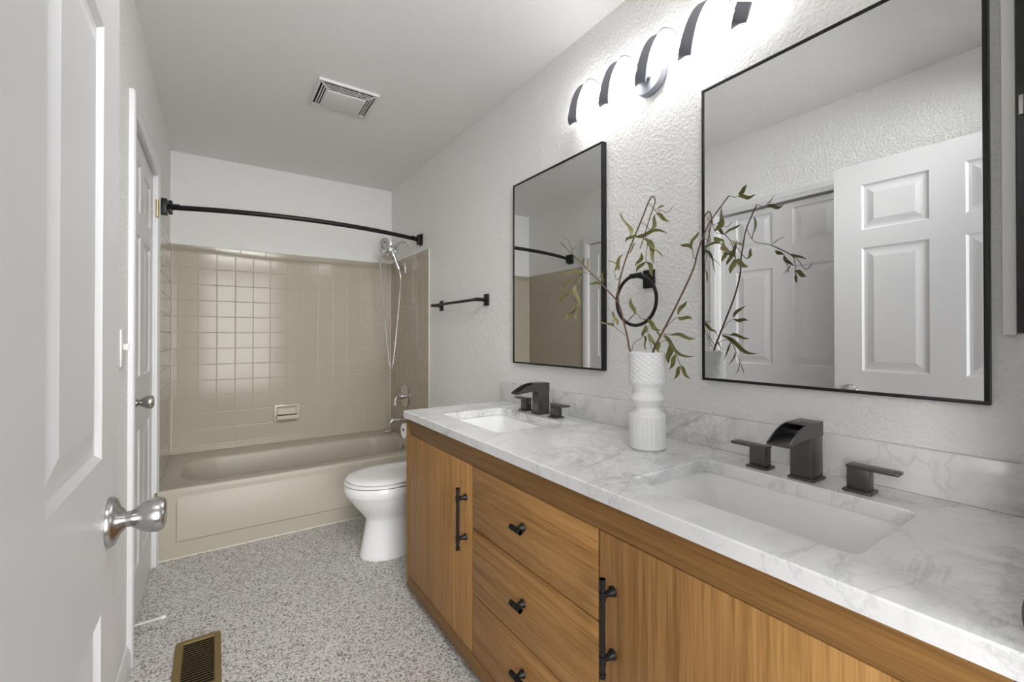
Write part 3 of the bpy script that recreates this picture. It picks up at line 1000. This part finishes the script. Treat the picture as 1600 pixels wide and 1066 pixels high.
# ================================================================== toilet
o = thing('toilet', 'white toilet with closed lid between the vanity and the bathtub', 'toilet', (0.95, 2.395, 0))
TC = 2.395


def egg(xf, xm, xb, hw, z, n=48, pb=2.6):
    pts = []
    for k in range(n):
        a = 2 * PI * k / n
        c, s = math.cos(a), math.sin(a)
        if c >= 0:
            pts.append(Vector((xm - (xm - xf) * c, TC + hw * s, z)))
        else:
            pts.append(Vector((xm + (xb - xm) * abs(c) ** (2 / pb), TC + hw * math.copysign(abs(s) ** (2 / pb), s), z)))
    return pts


bm = B()
loft(bm, [egg(0.637, 0.79, 1.16, 0.113, 0.0), egg(0.634, 0.79, 1.16, 0.116, 0.006), egg(0.637, 0.79, 1.16, 0.114, 0.016), egg(0.648, 0.80, 1.14, 0.104, 0.07),
          egg(0.660, 0.80, 1.12, 0.096, 0.135), egg(0.668, 0.80, 1.12, 0.092, 0.195), egg(0.660, 0.80, 1.12, 0.098, 0.212), egg(0.634, 0.79, 1.12, 0.124, 0.244),
          egg(0.604, 0.78, 1.12, 0.146, 0.282), egg(0.580, 0.77, 1.12, 0.163, 0.316), egg(0.566, 0.77, 1.12, 0.172, 0.336), egg(0.560, 0.77, 1.12, 0.176, 0.342), egg(0.556, 0.77, 1.12, 0.180, 0.362), egg(0.557, 0.77, 1.12, 0.180, 0.384), egg(0.562, 0.77, 1.12, 0.176, 0.390)])
part('bowl', bm, M['toilet_white'], o, angle=50)
bm = B()
loft(bm, [egg(0.562, 0.77, 1.06, 0.176, 0.3935), egg(0.557, 0.77, 1.06, 0.181, 0.397), egg(0.558, 0.77, 1.06, 0.180, 0.406), egg(0.564, 0.77, 1.06, 0.175, 0.4085)])
part('seat', bm, M['toilet_white'], o, angle=50)
bm = B()
loft(bm, [egg(0.576, 0.77, 1.06, 0.170, 0.412), egg(0.567, 0.77, 1.06, 0.178, 0.4145), egg(0.567, 0.77, 1.06, 0.178, 0.420), egg(0.576, 0.77, 1.055, 0.170, 0.4265), egg(0.62, 0.78, 1.03, 0.13, 0.4305), egg(0.70, 0.80, 0.95, 0.06, 0.432)])
part('lid', bm, M['toilet_white'], o, angle=50)
bm = B()
loft(bm, [rrect(1.085, 1.258, TC - 0.185, TC + 0.185, 0.03, z) for z in (0.386, 0.665)])
part('tank', bm, M['toilet_white'], o)
bm = B()
loft(bm, [rrect(1.078, 1.262, TC - 0.192, TC + 0.192, 0.03, 0.6655), rrect(1.076, 1.264, TC - 0.194, TC + 0.194, 0.03, 0.672), rrect(1.080, 1.262, TC - 0.19, TC + 0.19, 0.028, 0.688)])
part('tank_lid', bm, M['toilet_white'], o)
bm = B()
tube(bm, [(1.088, TC - 0.14, 0.62), (1.066, TC - 0.14, 0.62), (1.062, TC - 0.075, 0.615)], 0.006, 10)
part('flush_lever', bm, M['chrome'], o)

# paper roll on a holder at the hidden end of the vanity
o = thing('paper_holder', 'black paper holder on the far end of the vanity beside the toilet', 'paper holder', (0.80, 1.9585, 0.73))
bm = B()
box(bm, 0.865, 0.905, 1.9588, 1.968, 0.715, 0.755, 0.002)
tube(bm, [(0.885, 1.966, 0.735), (0.885, 1.997, 0.735), (0.725, 1.997, 0.735)], 0.006, 10)
part('arm', bm, M['black'], o)
bm = B()
rg = []
for r, x in ((0.0125, 0.727), (0.034, 0.727), (0.034, 0.83), (0.0125, 0.83)):
    rg.append([Vector((x, 1.997 + r * math.cos(2 * PI * k / 32), 0.729 + r * math.sin(2 * PI * k / 32))) for k in range(32)])
loft(bm, rg + [rg[0]], False, False)
bmesh.ops.remove_doubles(bm, verts=bm.verts[:], dist=1e-6)
solo('paper_roll', bm, M['paper'], 'white paper roll peeking out behind the far corner of the vanity', 'paper roll')

# ================================================================== vanity
VX = 0.725
VY0, VY1, VZ0, VZ1 = 0.088, 1.951, 0.034, 0.800
FR = 0.044
o = thing('vanity_cabinet', 'long brown wooden double vanity cabinet with black hardware', 'vanity cabinet', (1.0, 1.02, 0))
bm = B()
box(bm, VX + 0.021, XR - 0.003, VY1 - 0.018, VY1, VZ0, VZ1)
part('side_panel', bm, M['wood_v'], o, flat=True)
bm = B()
box(bm, VX + 0.021, XR - 0.003, VY0, VY0 + 0.018, VZ0, VZ1)
part('side_panel', bm, M['wood_v'], o, flat=True)
bm = B()
box(bm, VX + 0.021, XR - 0.003, VY0 + 0.0185, VY1 - 0.0185, VZ0, VZ0 + 0.018)
box(bm, VX + 0.0215, VX + 0.026, VY0 + 0.0185, VY1 - 0.0185, VZ0 + 0.0185, VZ1)
part('carcass', bm, M['dark'], o, flat=True)


def prism(bm, loop, x0, x1, bev=0.0015):
    t = bmesh.new()
    loft(t, [[Vector((x, y, z)) for y, z in loop] for x in (x0, x1)])
    bmesh.ops.bevel(t, geom=t.edges[:], offset=bev, segments=2, profile=0.5, affect='EDGES', clamp_overlap=True)
    merge(bm, t)


RT, RB = 0.068, 0.058
g = 0.0006
bm = B()
prism(bm, [(VY0 + g, VZ1), (VY1 - g, VZ1), (VY1 - FR - g, VZ1 - RT), (VY0 + FR + g, VZ1 - RT)], VX, VX + 0.02)
part('top_rail', bm, M['wood_frame_h'], o)
bm = B()
prism(bm, [(VY0 + g, VZ0), (VY1 - g, VZ0), (VY1 - FR - g, VZ0 + RB), (VY0 + FR + g, VZ0 + RB)], VX, VX + 0.02)
part('bottom_rail', bm, M['wood_frame_h'], o)
for a, b in ((VY1, VY1 - FR), (VY0, VY0 + FR)):
    bm = B()
    prism(bm, [(a, VZ0 + g), (a, VZ1 - g), (b, VZ1 - RT - g), (b, VZ0 + RB + g)], VX, VX + 0.02)
    part('stile', bm, M['wood_frame_v'], o)
for x in (0.80, 1.20):
    for y in (0.16, 1.88):
        bm = B()
        lathe(bm, [(0.018, 0.0), (0.022, VZ0)], (x, y, 0.0), (0, 0, 1), 16)
        part('foot', bm, M['dark'], o)


def pull(parent, y):
    bm = B()
    xb = VX - 0.032
    tube(bm, [(xb, y, 0.434), (xb, y, 0.647)], 0.0058, 16)
    for z in (0.472, 0.610):
        lathe(bm, [(0.0115, 0.0), (0.0115, 0.003), (0.008, 0.010), (0.0062, 0.022), (0.0068, 0.032)], (VX + 0.0002, y, z), (-1, 0, 0), 18)
        lathe(bm, [(0.0078, 0.0), (0.0078, 0.018)], (xb, y, z - 0.009), (0, 0, 1), 16)
    for z in (0.434, 0.637):
        lathe(bm, [(0.0072, 0.0), (0.0072, 0.010)], (xb, y, z), (0, 0, 1), 16)
    part('handle', bm, M['black'], parent)


def tknob(parent, y, z):
    bm = B()
    xb = VX - 0.026
    lathe(bm, [(0.0125, 0.0), (0.0125, 0.003), (0.0085, 0.009), (0.0065, 0.018), (0.0072, 0.026)], (VX + 0.0002, y, z), (-1, 0, 0), 18)
    tube(bm, [(xb, y - 0.025, z), (xb, y + 0.025, z)], 0.0062, 16)
    for d in (-0.025, -0.008, 0.012):
        lathe(bm, [(0.0078, 0.0), (0.0078, 0.013)], (xb, y + d, z), (0, 1, 0), 16)
    part('knob', bm, M['black'], parent)


G = 0.0022
zt, zb = VZ1 - RT - G, VZ0 + RB + G
for y0, y1, hy in ((1.329, VY1 - FR - G, 1.372), (VY0 + FR + G, 0.7255, 0.684)):
    bm = B()
    box(bm, VX + 0.0005, VX + 0.0195, y0, y1, zb, zt, 0.0012)
    d = part('door', bm, M['wood_v'], o)
    pull(d, hy)
for z0, z1, kz in ((0.5215, zt, 0.628), (0.299, 0.517, 0.412), (zb, 0.2945, 0.213)):
    bm = B()
    box(bm, VX + 0.0005, VX + 0.0195, 0.730, 1.3245, z0, z1, 0.0012)
    d = part('drawer', bm, M['wood_h'], o)
    tknob(d, 1.027, kz)

# countertop
CT = 0.832
SINKS = ((1.318, 1.768), (0.268, 0.714))
SX0, SX1 = 0.822, 1.118
bm = B()
holes = [[(p.x, p.y) for p in rrect(SX0, SX1, a, b, 0.022, 0, 6, 3)] for a, b in SINKS]
slab_with_holes(bm, [(0.713, 0.0775), (XR - 0.001, 0.0775), (XR - 0.001, 1.956), (0.713, 1.956)], holes, VZ1 + 0.0005, CT, 0.003)
bmesh.ops.remove_doubles(bm, verts=bm.verts[:], dist=1e-6)
solo('countertop', bm, M['marble'], 'white marble countertop with grey veins and two sink cut-outs', 'countertop', flat=True)
bm = B()
box(bm, 1.249, XR - 0.0005, 0.0775, 1.962, CT + 0.0003, 0.930, 0.0015)
solo('backsplash', bm, M['marble'], 'low white marble backsplash strip along the wall above the countertop', 'backsplash')

SINK_LABEL = ('white rectangular undermount sink in the far end of the countertop', 'white rectangular undermount sink in the near end of the countertop')
for (a, b), lb in zip(SINKS, SINK_LABEL):
    o = thing('sink', lb, 'sink', ((SX0 + SX1) / 2, (a + b) / 2, 0.66), 'rectangular sinks in the countertop')
    x0, x1, y0, y1 = SX0 - 0.004, SX1 + 0.004, a - 0.004, b + 0.004
    zt_ = VZ1 - 0.001
    bm = B()
    loft(bm, [rrect(x0 + 0.05, x1 - 0.05, y0 + 0.05, y1 - 0.05, 0.05, 0.648), rrect(x0 - 0.006, x1 + 0.006, y0 - 0.006, y1 + 0.006, 0.04, 0.70),
              rrect(x0 - 0.02, x1 + 0.02, y0 - 0.02, y1 + 0.02, 0.04, 0.785), rrect(x0 - 0.02, x1 + 0.02, y0 - 0.02, y1 + 0.02, 0.04, zt_),
              rrect(x0, x1, y0, y1, 0.026, zt_), rrect(x0 + 0.002, x1 - 0.002, y0 + 0.002, y1 - 0.002, 0.028, zt_ - 0.006),
              rrect(x0 + 0.016, x1 - 0.012, y0 + 0.040, y1 - 0.040, 0.045, 0.715), rrect(x0 + 0.028, x1 - 0.022, y0 + 0.070, y1 - 0.070, 0.05, 0.690),
              rrect(x0 + 0.050, x1 - 0.040, y0 + 0.110, y1 - 0.110, 0.05, 0.680), rrect(x0 + 0.10, x1 - 0.10, y0 + 0.185, y1 - 0.185, 0.03, 0.674)])
    part('basin', bm, M['porcelain'], o, angle=60)
    bm = B()
    lathe(bm, [(0.022, 0.0), (0.022, 0.002), (0.014, 0.003), (0.012, 0.002)], (0.975, (a + b) / 2, 0.6742), (0, 0, 1), 24)
    part('drain', bm, M['chrome'], o)


def faucet(yc, xc, label, dot):
    o = thing('faucet', label, 'faucet', (xc, yc, CT), 'widespread faucets on the countertop')
    z = CT + 0.0003
    bm = B()
    x1 = xc + 0.030
    hw = 0.0245
    box(bm, xc - 0.032, xc + 0.034, yc - 0.029, yc + 0.029, z, z + 0.006, 0.002)
    box(bm, xc - 0.028, x1 - 0.0006, yc - hw + 0.0006, yc + hw - 0.0006, z + 0.005, z + 0.116, 0.0012)
    bs = part('spout_column', bm, M['gunmetal'], o)
    # the waterfall channel: floor, two curved cheeks and a short roof
    zt = z + 0.136
    xf = xc - 0.138
    def top(x):
        t = max(0.0, min(1.0, (xc - 0.035 - x) / (xc - 0.035 - xf)))
        return zt - 0.036 * t ** 2.0
    def low(x):
        t = max(0.0, min(1.0, (xc - 0.024 - x) / (xc - 0.024 - xf)))
        return z + 0.1065 - 0.0085 * t ** 2
    n = 14
    xs = [xf + (x1 - xf) * k / n for k in range(n + 1)]
    for s in (-1, 1):
        t = bmesh.new()
        ya, yb = yc + s * hw, yc + s * (hw - 0.0032)
        loft(t, [[Vector((x, ya, low(x) - 0.004)), Vector((x, yb, low(x) - 0.004)), Vector((x, yb, max(top(x), low(x) + 0.003))), Vector((x, ya, max(top(x), low(x) + 0.003)))] for x in xs])
        merge(bs_bm := bmesh.new(), t)
        part('spout_cheek', bs_bm, M['gunmetal'], o, angle=40)
    bm = B()
    loft(bm, [[Vector((x, yc - hw + 0.003, low(x) - 0.004)), Vector((x, yc + hw - 0.003, low(x) - 0.004)), Vector((x, yc + hw - 0.003, low(x))), Vector((x, yc - hw + 0.003, low(x)))] for x in xs])
    part('spout_floor', bm, M['gunmetal'], o, angle=40)
    bm = B()
    box(bm, xc - 0.052, x1, yc - hw + 0.0028, yc + hw - 0.0028, zt - 0.0035, zt, 0.0006)
    box(bm, x1 - 0.004, x1, yc - hw + 0.0028, yc + hw - 0.0028, z + 0.110, zt - 0.0035)
    part('spout_roof', bm, M['gunmetal'], o)
    for s in (1, -1):
        bm = B()
        hy = yc + s * 0.107
        box(bm, xc - 0.027, xc + 0.023, hy - 0.026, hy + 0.026, z, z + 0.0055, 0.0018)
        box(bm, xc - 0.017, xc + 0.013, hy - 0.020, hy + 0.020, z + 0.005, z + 0.052, 0.001)
        h = part('handle', bm, M['gunmetal'], o)
        bm = B()
        ya, yb = sorted((hy - s * 0.021, hy + s * 0.070))
        box(bm, xc - 0.0185, xc + 0.0145, ya, yb, z + 0.0505, z + 0.0575, 0.0012)
        part('lever', bm, M['gunmetal'], h)
        if s == 1:
            bm = B()
            lathe(bm, [(0.0034, 0.0), (0.0034, 0.0006)], (xc + 0.003, hy - 0.0203, z + 0.036), (0, -1, 0), 14)
            part('hot_dot', bm, dot, h)['label'] = 'small hot-water dot'
    return o


faucet(1.534, 1.178, 'dark gunmetal waterfall faucet with two lever handles at the far sink', M['chrome'])
faucet(0.482, 1.170, 'dark gunmetal waterfall faucet with two lever handles at the near sink', M['red'])

# ================================================================== mirrors
for y0, y1, lb in ((1.2265, 1.851, 'black-framed rectangular wall mirror at the far sink'), (0.1905, 0.803, 'black-framed rectangular wall mirror at the near sink')):
    z0, z1 = 1.0365, 1.933
    o = thing('wall_mirror', lb, 'mirror', (XR, (y0 + y1) / 2, z0), 'framed mirrors above the vanity')
    bm = B()
    w = 0.0075
    fx0, fx1 = XR - 0.0245, XR - 0.0005
    for a, b, c, d in ((y0, y1, z0, z0 + w), (y0, y1, z1 - w, z1), (y0, y0 + w, z0 + w, z1 - w), (y1 - w, y1, z0 + w, z1 - w)):
        box(bm, fx0, fx1, a, b, c, d, 0.0008)
    part('frame', bm, M['black'], o)
    bm = B()
    box(bm, XR - 0.0215, XR - 0.004, y0 + w - 0.001, y1 - w + 0.001, z0 + w - 0.001, z1 - w + 0.001)
    part('mirror_glass', bm, M['mirror'], o, flat=True)

# ================================================================== wall lamp
o = thing('wall_lamp', 'twisted grey ribbon LED wall lamp above the mirrors', 'wall lamp', (XR, 1.0, 2.085))
bm = B()
lathe(bm, [(0.066, 0.0005), (0.068, 0.002), (0.068, 0.027), (0.0665, 0.030), (0.030, 0.0305)], (XR, 1.011, 2.086), (-1, 0, 0), 56)
part('backplate', bm, M['lamp_grey'], o)
HX, HZ, HR, HRZ, HY, HP, HPH = 1.199, 2.102, 0.021, 0.0524, 1.335, 0.1718, 5.096
outer, inner, run = [], [], []
T0, T1, NS = -0.235, 4.10, 300
for k in range(NS + 1):
    t = T0 + (T1 - T0) * k / NS
    a = 2 * PI * t + HPH
    p = Vector((HX - HR * math.cos(a), HY - HP * t, HZ + HRZ * math.sin(a)))
    tan = Vector((HR * math.sin(a) * 2 * PI, -HP, HRZ * math.cos(a) * 2 * PI)).normalized()
    rad = Vector((-math.cos(a) / HR, 0, math.sin(a) / HRZ)).normalized()
    lit = rad.z > -0.80
    rad = (rad - tan * rad.dot(tan)).normalized()
    wv = tan.cross(rad)
    W, T = 0.0200, 0.0085
    outer.append([p + wv * W, p + wv * W + rad * T, p - wv * W + rad * T, p - wv * W])
    q = p - rad * 0.0004
    W2 = 0.0145
    if lit:
        run.append([q + wv * W2, q + wv * W2 - rad * 0.003, q - wv * W2 - rad * 0.003, q - wv * W2])
    if run and (not lit or k == NS):
        if len(run) > 4:
            inner.append(run)
        run = []
bm = B()
loft(bm, outer)
part('metal_ribbon', bm, M['lamp_grey'], o, angle=40)
for run in inner:
    bm = B()
    loft(bm, run)
    part('led_diffuser', bm, M['led'], o, angle=40)['label'] = 'glowing white strip'
bm = B()
tube(bm, [(XR - 0.029, 0.995, 2.074), (1.205, 0.993, 2.058)], 0.009, 14)
part('arm', bm, M['lamp_grey'], o)

# ================================================================== towel ring
o = thing('towel_ring', 'black towel ring on the wall between the two mirrors', 'towel ring', (XR, 1.02, 1.372))
bm = B()
box(bm, XR - 0.010, XR - 0.0005, 0.996, 1.043, 1.341, 1.405, 0.0015)
part('wall_plate', bm, M['black'], o)
bm = B()
tube(bm, smooth_path([(XR - 0.008, 1.020, 1.378), (XR - 0.034, 1.024, 1.380), (XR - 0.050, 1.032, 1.3845)], 6), 0.0095, 14)
tube(bm, [(XR - 0.050, 1.018, 1.3845), (XR - 0.050, 1.062, 1.3835)], 0.0092, 14)
part('post', bm, M['black'], o)
bm = B()
rg = []
RC = Vector((XR - 0.050, 1.040, 1.297))
for k in range(72):
    a = 2 * PI * k / 72
    d = Vector((0, math.cos(a), math.sin(a)))
    rg.append([RC + d * (0.0875 + 0.0060 * math.cos(2 * PI * j / 12)) + Vector((1, 0, 0)) * 0.0060 * math.sin(2 * PI * j / 12) for j in range(12)])
loft(bm, rg + [rg[0]], False, False)
bmesh.ops.remove_doubles(bm, verts=bm.verts[:], dist=1e-6)
part('ring', bm, M['black'], o)

# ================================================================== vase and branches
VC = Vector((1.086, 0.884, CT + 0.0003))
o_v = None
bm = B()
prof = []   # (z, radius, kind)
def add_prof(z0, z1, n, fr, kind):
    for k in range(n):
        t = k / n
        prof.append((z0 + (z1 - z0) * t, fr(t), kind))
add_prof(0.000, 0.006, 4, lambda t: 0.0490 + 0.0045 * math.sin(t * PI / 2), 0)
add_prof(0.006, 0.100, 24, lambda t: 0.0540, 1)
add_prof(0.100, 0.112, 6, lambda t: 0.0540 - 0.010 * (1 - math.cos(t * PI / 2)), 0)
add_prof(0.112, 0.126, 6, lambda t: 0.0440 - 0.006 * math.sin(t * PI / 2), 0)
add_prof(0.126, 0.150, 10, lambda t: 0.0380 + 0.0155 * t, 0)
add_prof(0.150, 0.155, 3, lambda t: 0.0535 - 0.0002 * t, 0)
add_prof(0.155, 0.176, 8, lambda t: 0.0533 - 0.0125 * math.sin(t * PI / 2), 0)
add_prof(0.176, 0.200, 8, lambda t: 0.0408 + 0.0132 * (1 - math.cos(t * PI / 2)) ** 0.7, 0)
add_prof(0.200, 0.288, 72, lambda t: 0.0540, 2)
prof.append((0.288, 0.0540, 0))
prof.append((0.2905, 0.0525, 0))
prof.append((0.288, 0.0500, 0))
prof.append((0.200, 0.0490, 0))
prof.append((0.160, 0.0380, 0))
prof.append((0.158, 0.0050, 0))
NT = 336
rg = []
for z, r, kd in prof:
    ring = []
    for k in range(NT):
        a = 2 * PI * k / NT
        rr = r
        if kd == 1:
            e = min(1.0, (z - 0.006) / 0.006, (0.100 - z) / 0.006) if 0.006 < z < 0.1 else 0
            rr = r - 0.0022 * max(0, e) * (abs(math.sin(a * 14)) < 0.42)
        elif kd == 2:
            u = a * 16 / PI
            v = (z - 0.2) / 0.0073
            rr = r - 0.0016 * min(1.0, abs(math.sin((u + v) * PI / 2)) * abs(math.sin((u - v) * PI / 2)) * 1.6) + 0.0006
        ring.append(VC + Vector((rr * math.cos(a), rr * math.sin(a), z)))
    rg.append(ring)
loft(bm, rg)
solo('vase', bm, M['vase'], 'white ceramic vase with ribbed base, pinched waist and embossed top on the countertop', 'vase', angle=50)


def leaf_mesh(bm, a, b, w, seed):
    rnd = random.Random(seed)
    a, b = Vector(a), Vector(b)
    d = b - a
    L = d.length
    t = d.normalized()
    view = Vector((-0.77, -0.63, 0.05))
    nrm = (view + Vector((rnd.uniform(-.5, .5), rnd.uniform(-.5, .5), rnd.uniform(-.5, .5)))).normalized()
    side = t.cross(nrm).normalized()
    nrm = side.cross(t).normalized()
    bow = rnd.uniform(-0.13, 0.13) * L
    bow2 = rnd.uniform(-0.10, 0.10) * L
    wav = rnd.choice((-1, 1)) * rnd.uniform(0.03, 0.075) * L
    rings = []
    n = 12
    for k in range(n + 1):
        s = k / n
        wid = w * 0.60 * (math.sin(PI * min(1, s * 0.97 + 0.03) ** 0.82)) ** 0.85 + 0.0004
        c = a + d * s + side * (bow * math.sin(PI * s) + wav * math.sin(2 * PI * s)) + nrm * (bow2 * math.sin(PI * s))
        tw = 0.5 * math.sin(2.2 * s + seed)
        sd = (side * math.cos(tw) + nrm * math.sin(tw))
        nn = (nrm * math.cos(tw) - side * math.sin(tw))
        rings.append([c + sd * wid + nn * wid * 0.28, c + nn * 0.0005, c - sd * wid + nn * wid * 0.28, c - nn * 0.0005])
    loft(bm, rings)


def branch(keys, label, base_in):
    o = thing('willow_branch', label, 'branch', tuple(VC + Vector((0, 0, 0.16))), 'artificial branches in the vase')
    for key in keys:
        st = STEMS[key]
        if key != 'M':
            st = [base_in] + list(st)
        sp = smooth_path(st, 6)
        n = len(sp)
        r0, r1 = (0.0033, 0.0017) if key != 'M' else (0.0026, 0.0014)
        bm = B()
        tube(bm, sp, [r0 + (r1 - r0) * k / (n - 1) for k in range(n)], 8)
        part('stem', bm, M['stem'], o)
        for i, tw in enumerate(TWIGS[key]):
            bm = B()
            tube(bm, smooth_path(tw, 5), 0.0009, 6)
            part('twig', bm, M['stem_dark'], o)
        for i, (a, b, w) in enumerate(LEAVES[key]):
            bm = B()
            leaf_mesh(bm, a, b, w, i * 7 + len(key) + ord(key))
            part('leaf', bm, M['leaf'], o, angle=60)


branch(('L', 'M'), 'forked brown branch with olive leaves leaning left out of the vase', (VC.x + 0.006, VC.y + 0.018, 1.01))
branch(('R',), 'single brown branch with olive leaves leaning right in front of the near mirror', (VC.x, VC.y + 0.012, 1.01))

# ================================================================== small fixtures
o = thing('exhaust_vent', 'square off-white exhaust fan grille on the ceiling', 'vent', (0.56, 2.43, ZC))
vx0, vx1, vy0, vy1 = 0.412, 0.706, 2.292, 2.572
bm = B()
gz0, gz1 = ZC - 0.014, ZC - 0.0115
ny, nx_ = vy0 + 0.088, 0.060          # depth of the slotted strips
box(bm, vx0, vx1, vy0, vy0 + 0.013, gz0 - 0.001, ZC - 0.0005, 0.003)
box(bm, vx0, vx1, vy1 - 0.013, vy1, gz0 - 0.001, ZC - 0.0005, 0.003)
box(bm, vx0, vx0 + 0.013, vy0 + 0.004, vy1 - 0.004, gz0 - 0.001, ZC - 0.0005, 0.003)
box(bm, vx1 - 0.013, vx1, vy0 + 0.004, vy1 - 0.004, gz0 - 0.001, ZC - 0.0005, 0.003)
for k in range(1, 5):                 # long bars of the near strip, with two cross ribs and mitred ends
    y = vy0 + 0.010 + k * 0.0160
    m_ = 0.013 + k * 0.0105
    box(bm, vx0 + m_, vx1 - m_, y + 0.001, y + 0.0065, gz0, gz1)
w_ = vx1 - vx0
for f in (0.36, 0.66):
    box(bm, vx0 + w_ * f - 0.0022, vx0 + w_ * f + 0.0022, vy0 + 0.010, ny, gz0 + 0.0002, gz1)
for s in (0, 1):
    for k in range(1, 4):
        x = vx0 + 0.0105 + k * 0.0118 if s == 0 else vx1 - 0.0105 - k * 0.0118 - 0.0060
        box(bm, x, x + 0.0060, vy0 + 0.018 + k * 0.0155, vy1 - 0.010, gz0, gz1)
    tube(bm, [(vx0 + 0.008, vy0 + 0.008, gz0 + 0.004), (vx0 + 0.060, ny, gz0 + 0.004)] if s == 0 else [(vx1 - 0.008, vy0 + 0.008, gz0 + 0.004), (vx1 - 0.060, ny, gz0 + 0.004)], 0.0055, 8)
box(bm, vx0 + 0.052, vx1 - 0.052, ny - 0.006, vy1 - 0.010, gz0 - 0.004, gz1, 0.002)
part('grille', bm, M['plastic'], o, angle=30)
bm = B()
box(bm, vx0 + 0.008, vx1 - 0.008, vy0 + 0.008, vy1 - 0.008, ZC - 0.003, ZC - 0.001)
part('fan_housing', bm, M['dark'], o, flat=True)

o = thing('floor_register', 'gold-brown metal floor register with narrow louvres in the carpet', 'floor register', (-0.05, 1.95, 0))
rx0, rx1, ry0, ry1 = -0.120, 0.022, 1.790, 2.110
bm = B()
slab_with_holes(bm, [(p.x, p.y) for p in rrect(rx0, rx1, ry0, ry1, 0.010, 0, 4, 2)], [[(rx0 + 0.026, ry0 + 0.024), (rx1 - 0.022, ry0 + 0.024), (rx1 - 0.022, ry1 - 0.024), (rx0 + 0.026, ry1 - 0.024)]], 0.0005, 0.0075, 0.003)
part('frame', bm, M['register'], o, flat=True)
bm = B()
box(bm, rx0 + 0.022, rx1 - 0.018, ry0 + 0.02, ry1 - 0.02, 0.0004, 0.0012)
part('duct_opening', bm, M['dark'], o, flat=True)
nl = 20
for k in range(nl):
    y = ry0 + 0.030 + (ry1 - ry0 - 0.060) * k / (nl - 1)
    bm = B()
    loft(bm, [[Vector((x, y + 0.0032, 0.0014)), Vector((x, y + 0.0062, 0.0014)), Vector((x, y - 0.0012, 0.0068)), Vector((x, y - 0.0042, 0.0068))] for x in (rx0 + 0.026, rx1 - 0.022)])
    part('louvre', bm, M['register'], o, flat=True)

o = thing('light_switch', 'white light switch plate on the left wall beside the tub door', 'light switch', (XL, 1.925, 1.07))
bm = B()
box(bm, XL + 0.0005, XL + 0.0065, 1.886, 1.960, 1.072, 1.193, 0.002)
part('cover_plate', bm, M['plastic'], o)
bm = B()
box(bm, XL + 0.006, XL + 0.020, 1.918, 1.928, 1.126, 1.146, 0.0015)
part('toggle', bm, M['plastic'], o)

o = thing('wall_cabinet', 'narrow white-framed wall cabinet with a black door at the right edge', 'wall cabinet', (XR, 0.12, 1.173))
bm = B()
cz0, cz1 = 1.1735, 2.02
box(bm, XR - 0.022, XR - 0.0005, 0.1545, 0.1735, cz0, cz1, 0.002)
box(bm, XR - 0.022, XR - 0.0005, 0.0755, 0.1545, cz1 - 0.02, cz1, 0.001)
box(bm, XR - 0.016, XR - 0.0005, 0.0755, 0.1545, cz0, cz0 + 0.004, 0.001)
part('frame', bm, pbr('cabinet paint', (0.70, 0.69, 0.66), 0.4), o)
bm = B()
box(bm, XR - 0.026, XR - 0.004, 0.0755, 0.1535, cz0 + 0.0045, cz1 - 0.0205, 0.001)
d = part('door', bm, M['blackglass'], o)
bm = B()
box(bm, XR - 0.030, XR - 0.025, 0.1435, 0.150, 1.585, 1.622, 0.001)
part('hinge', bm, M['nickel'], d)
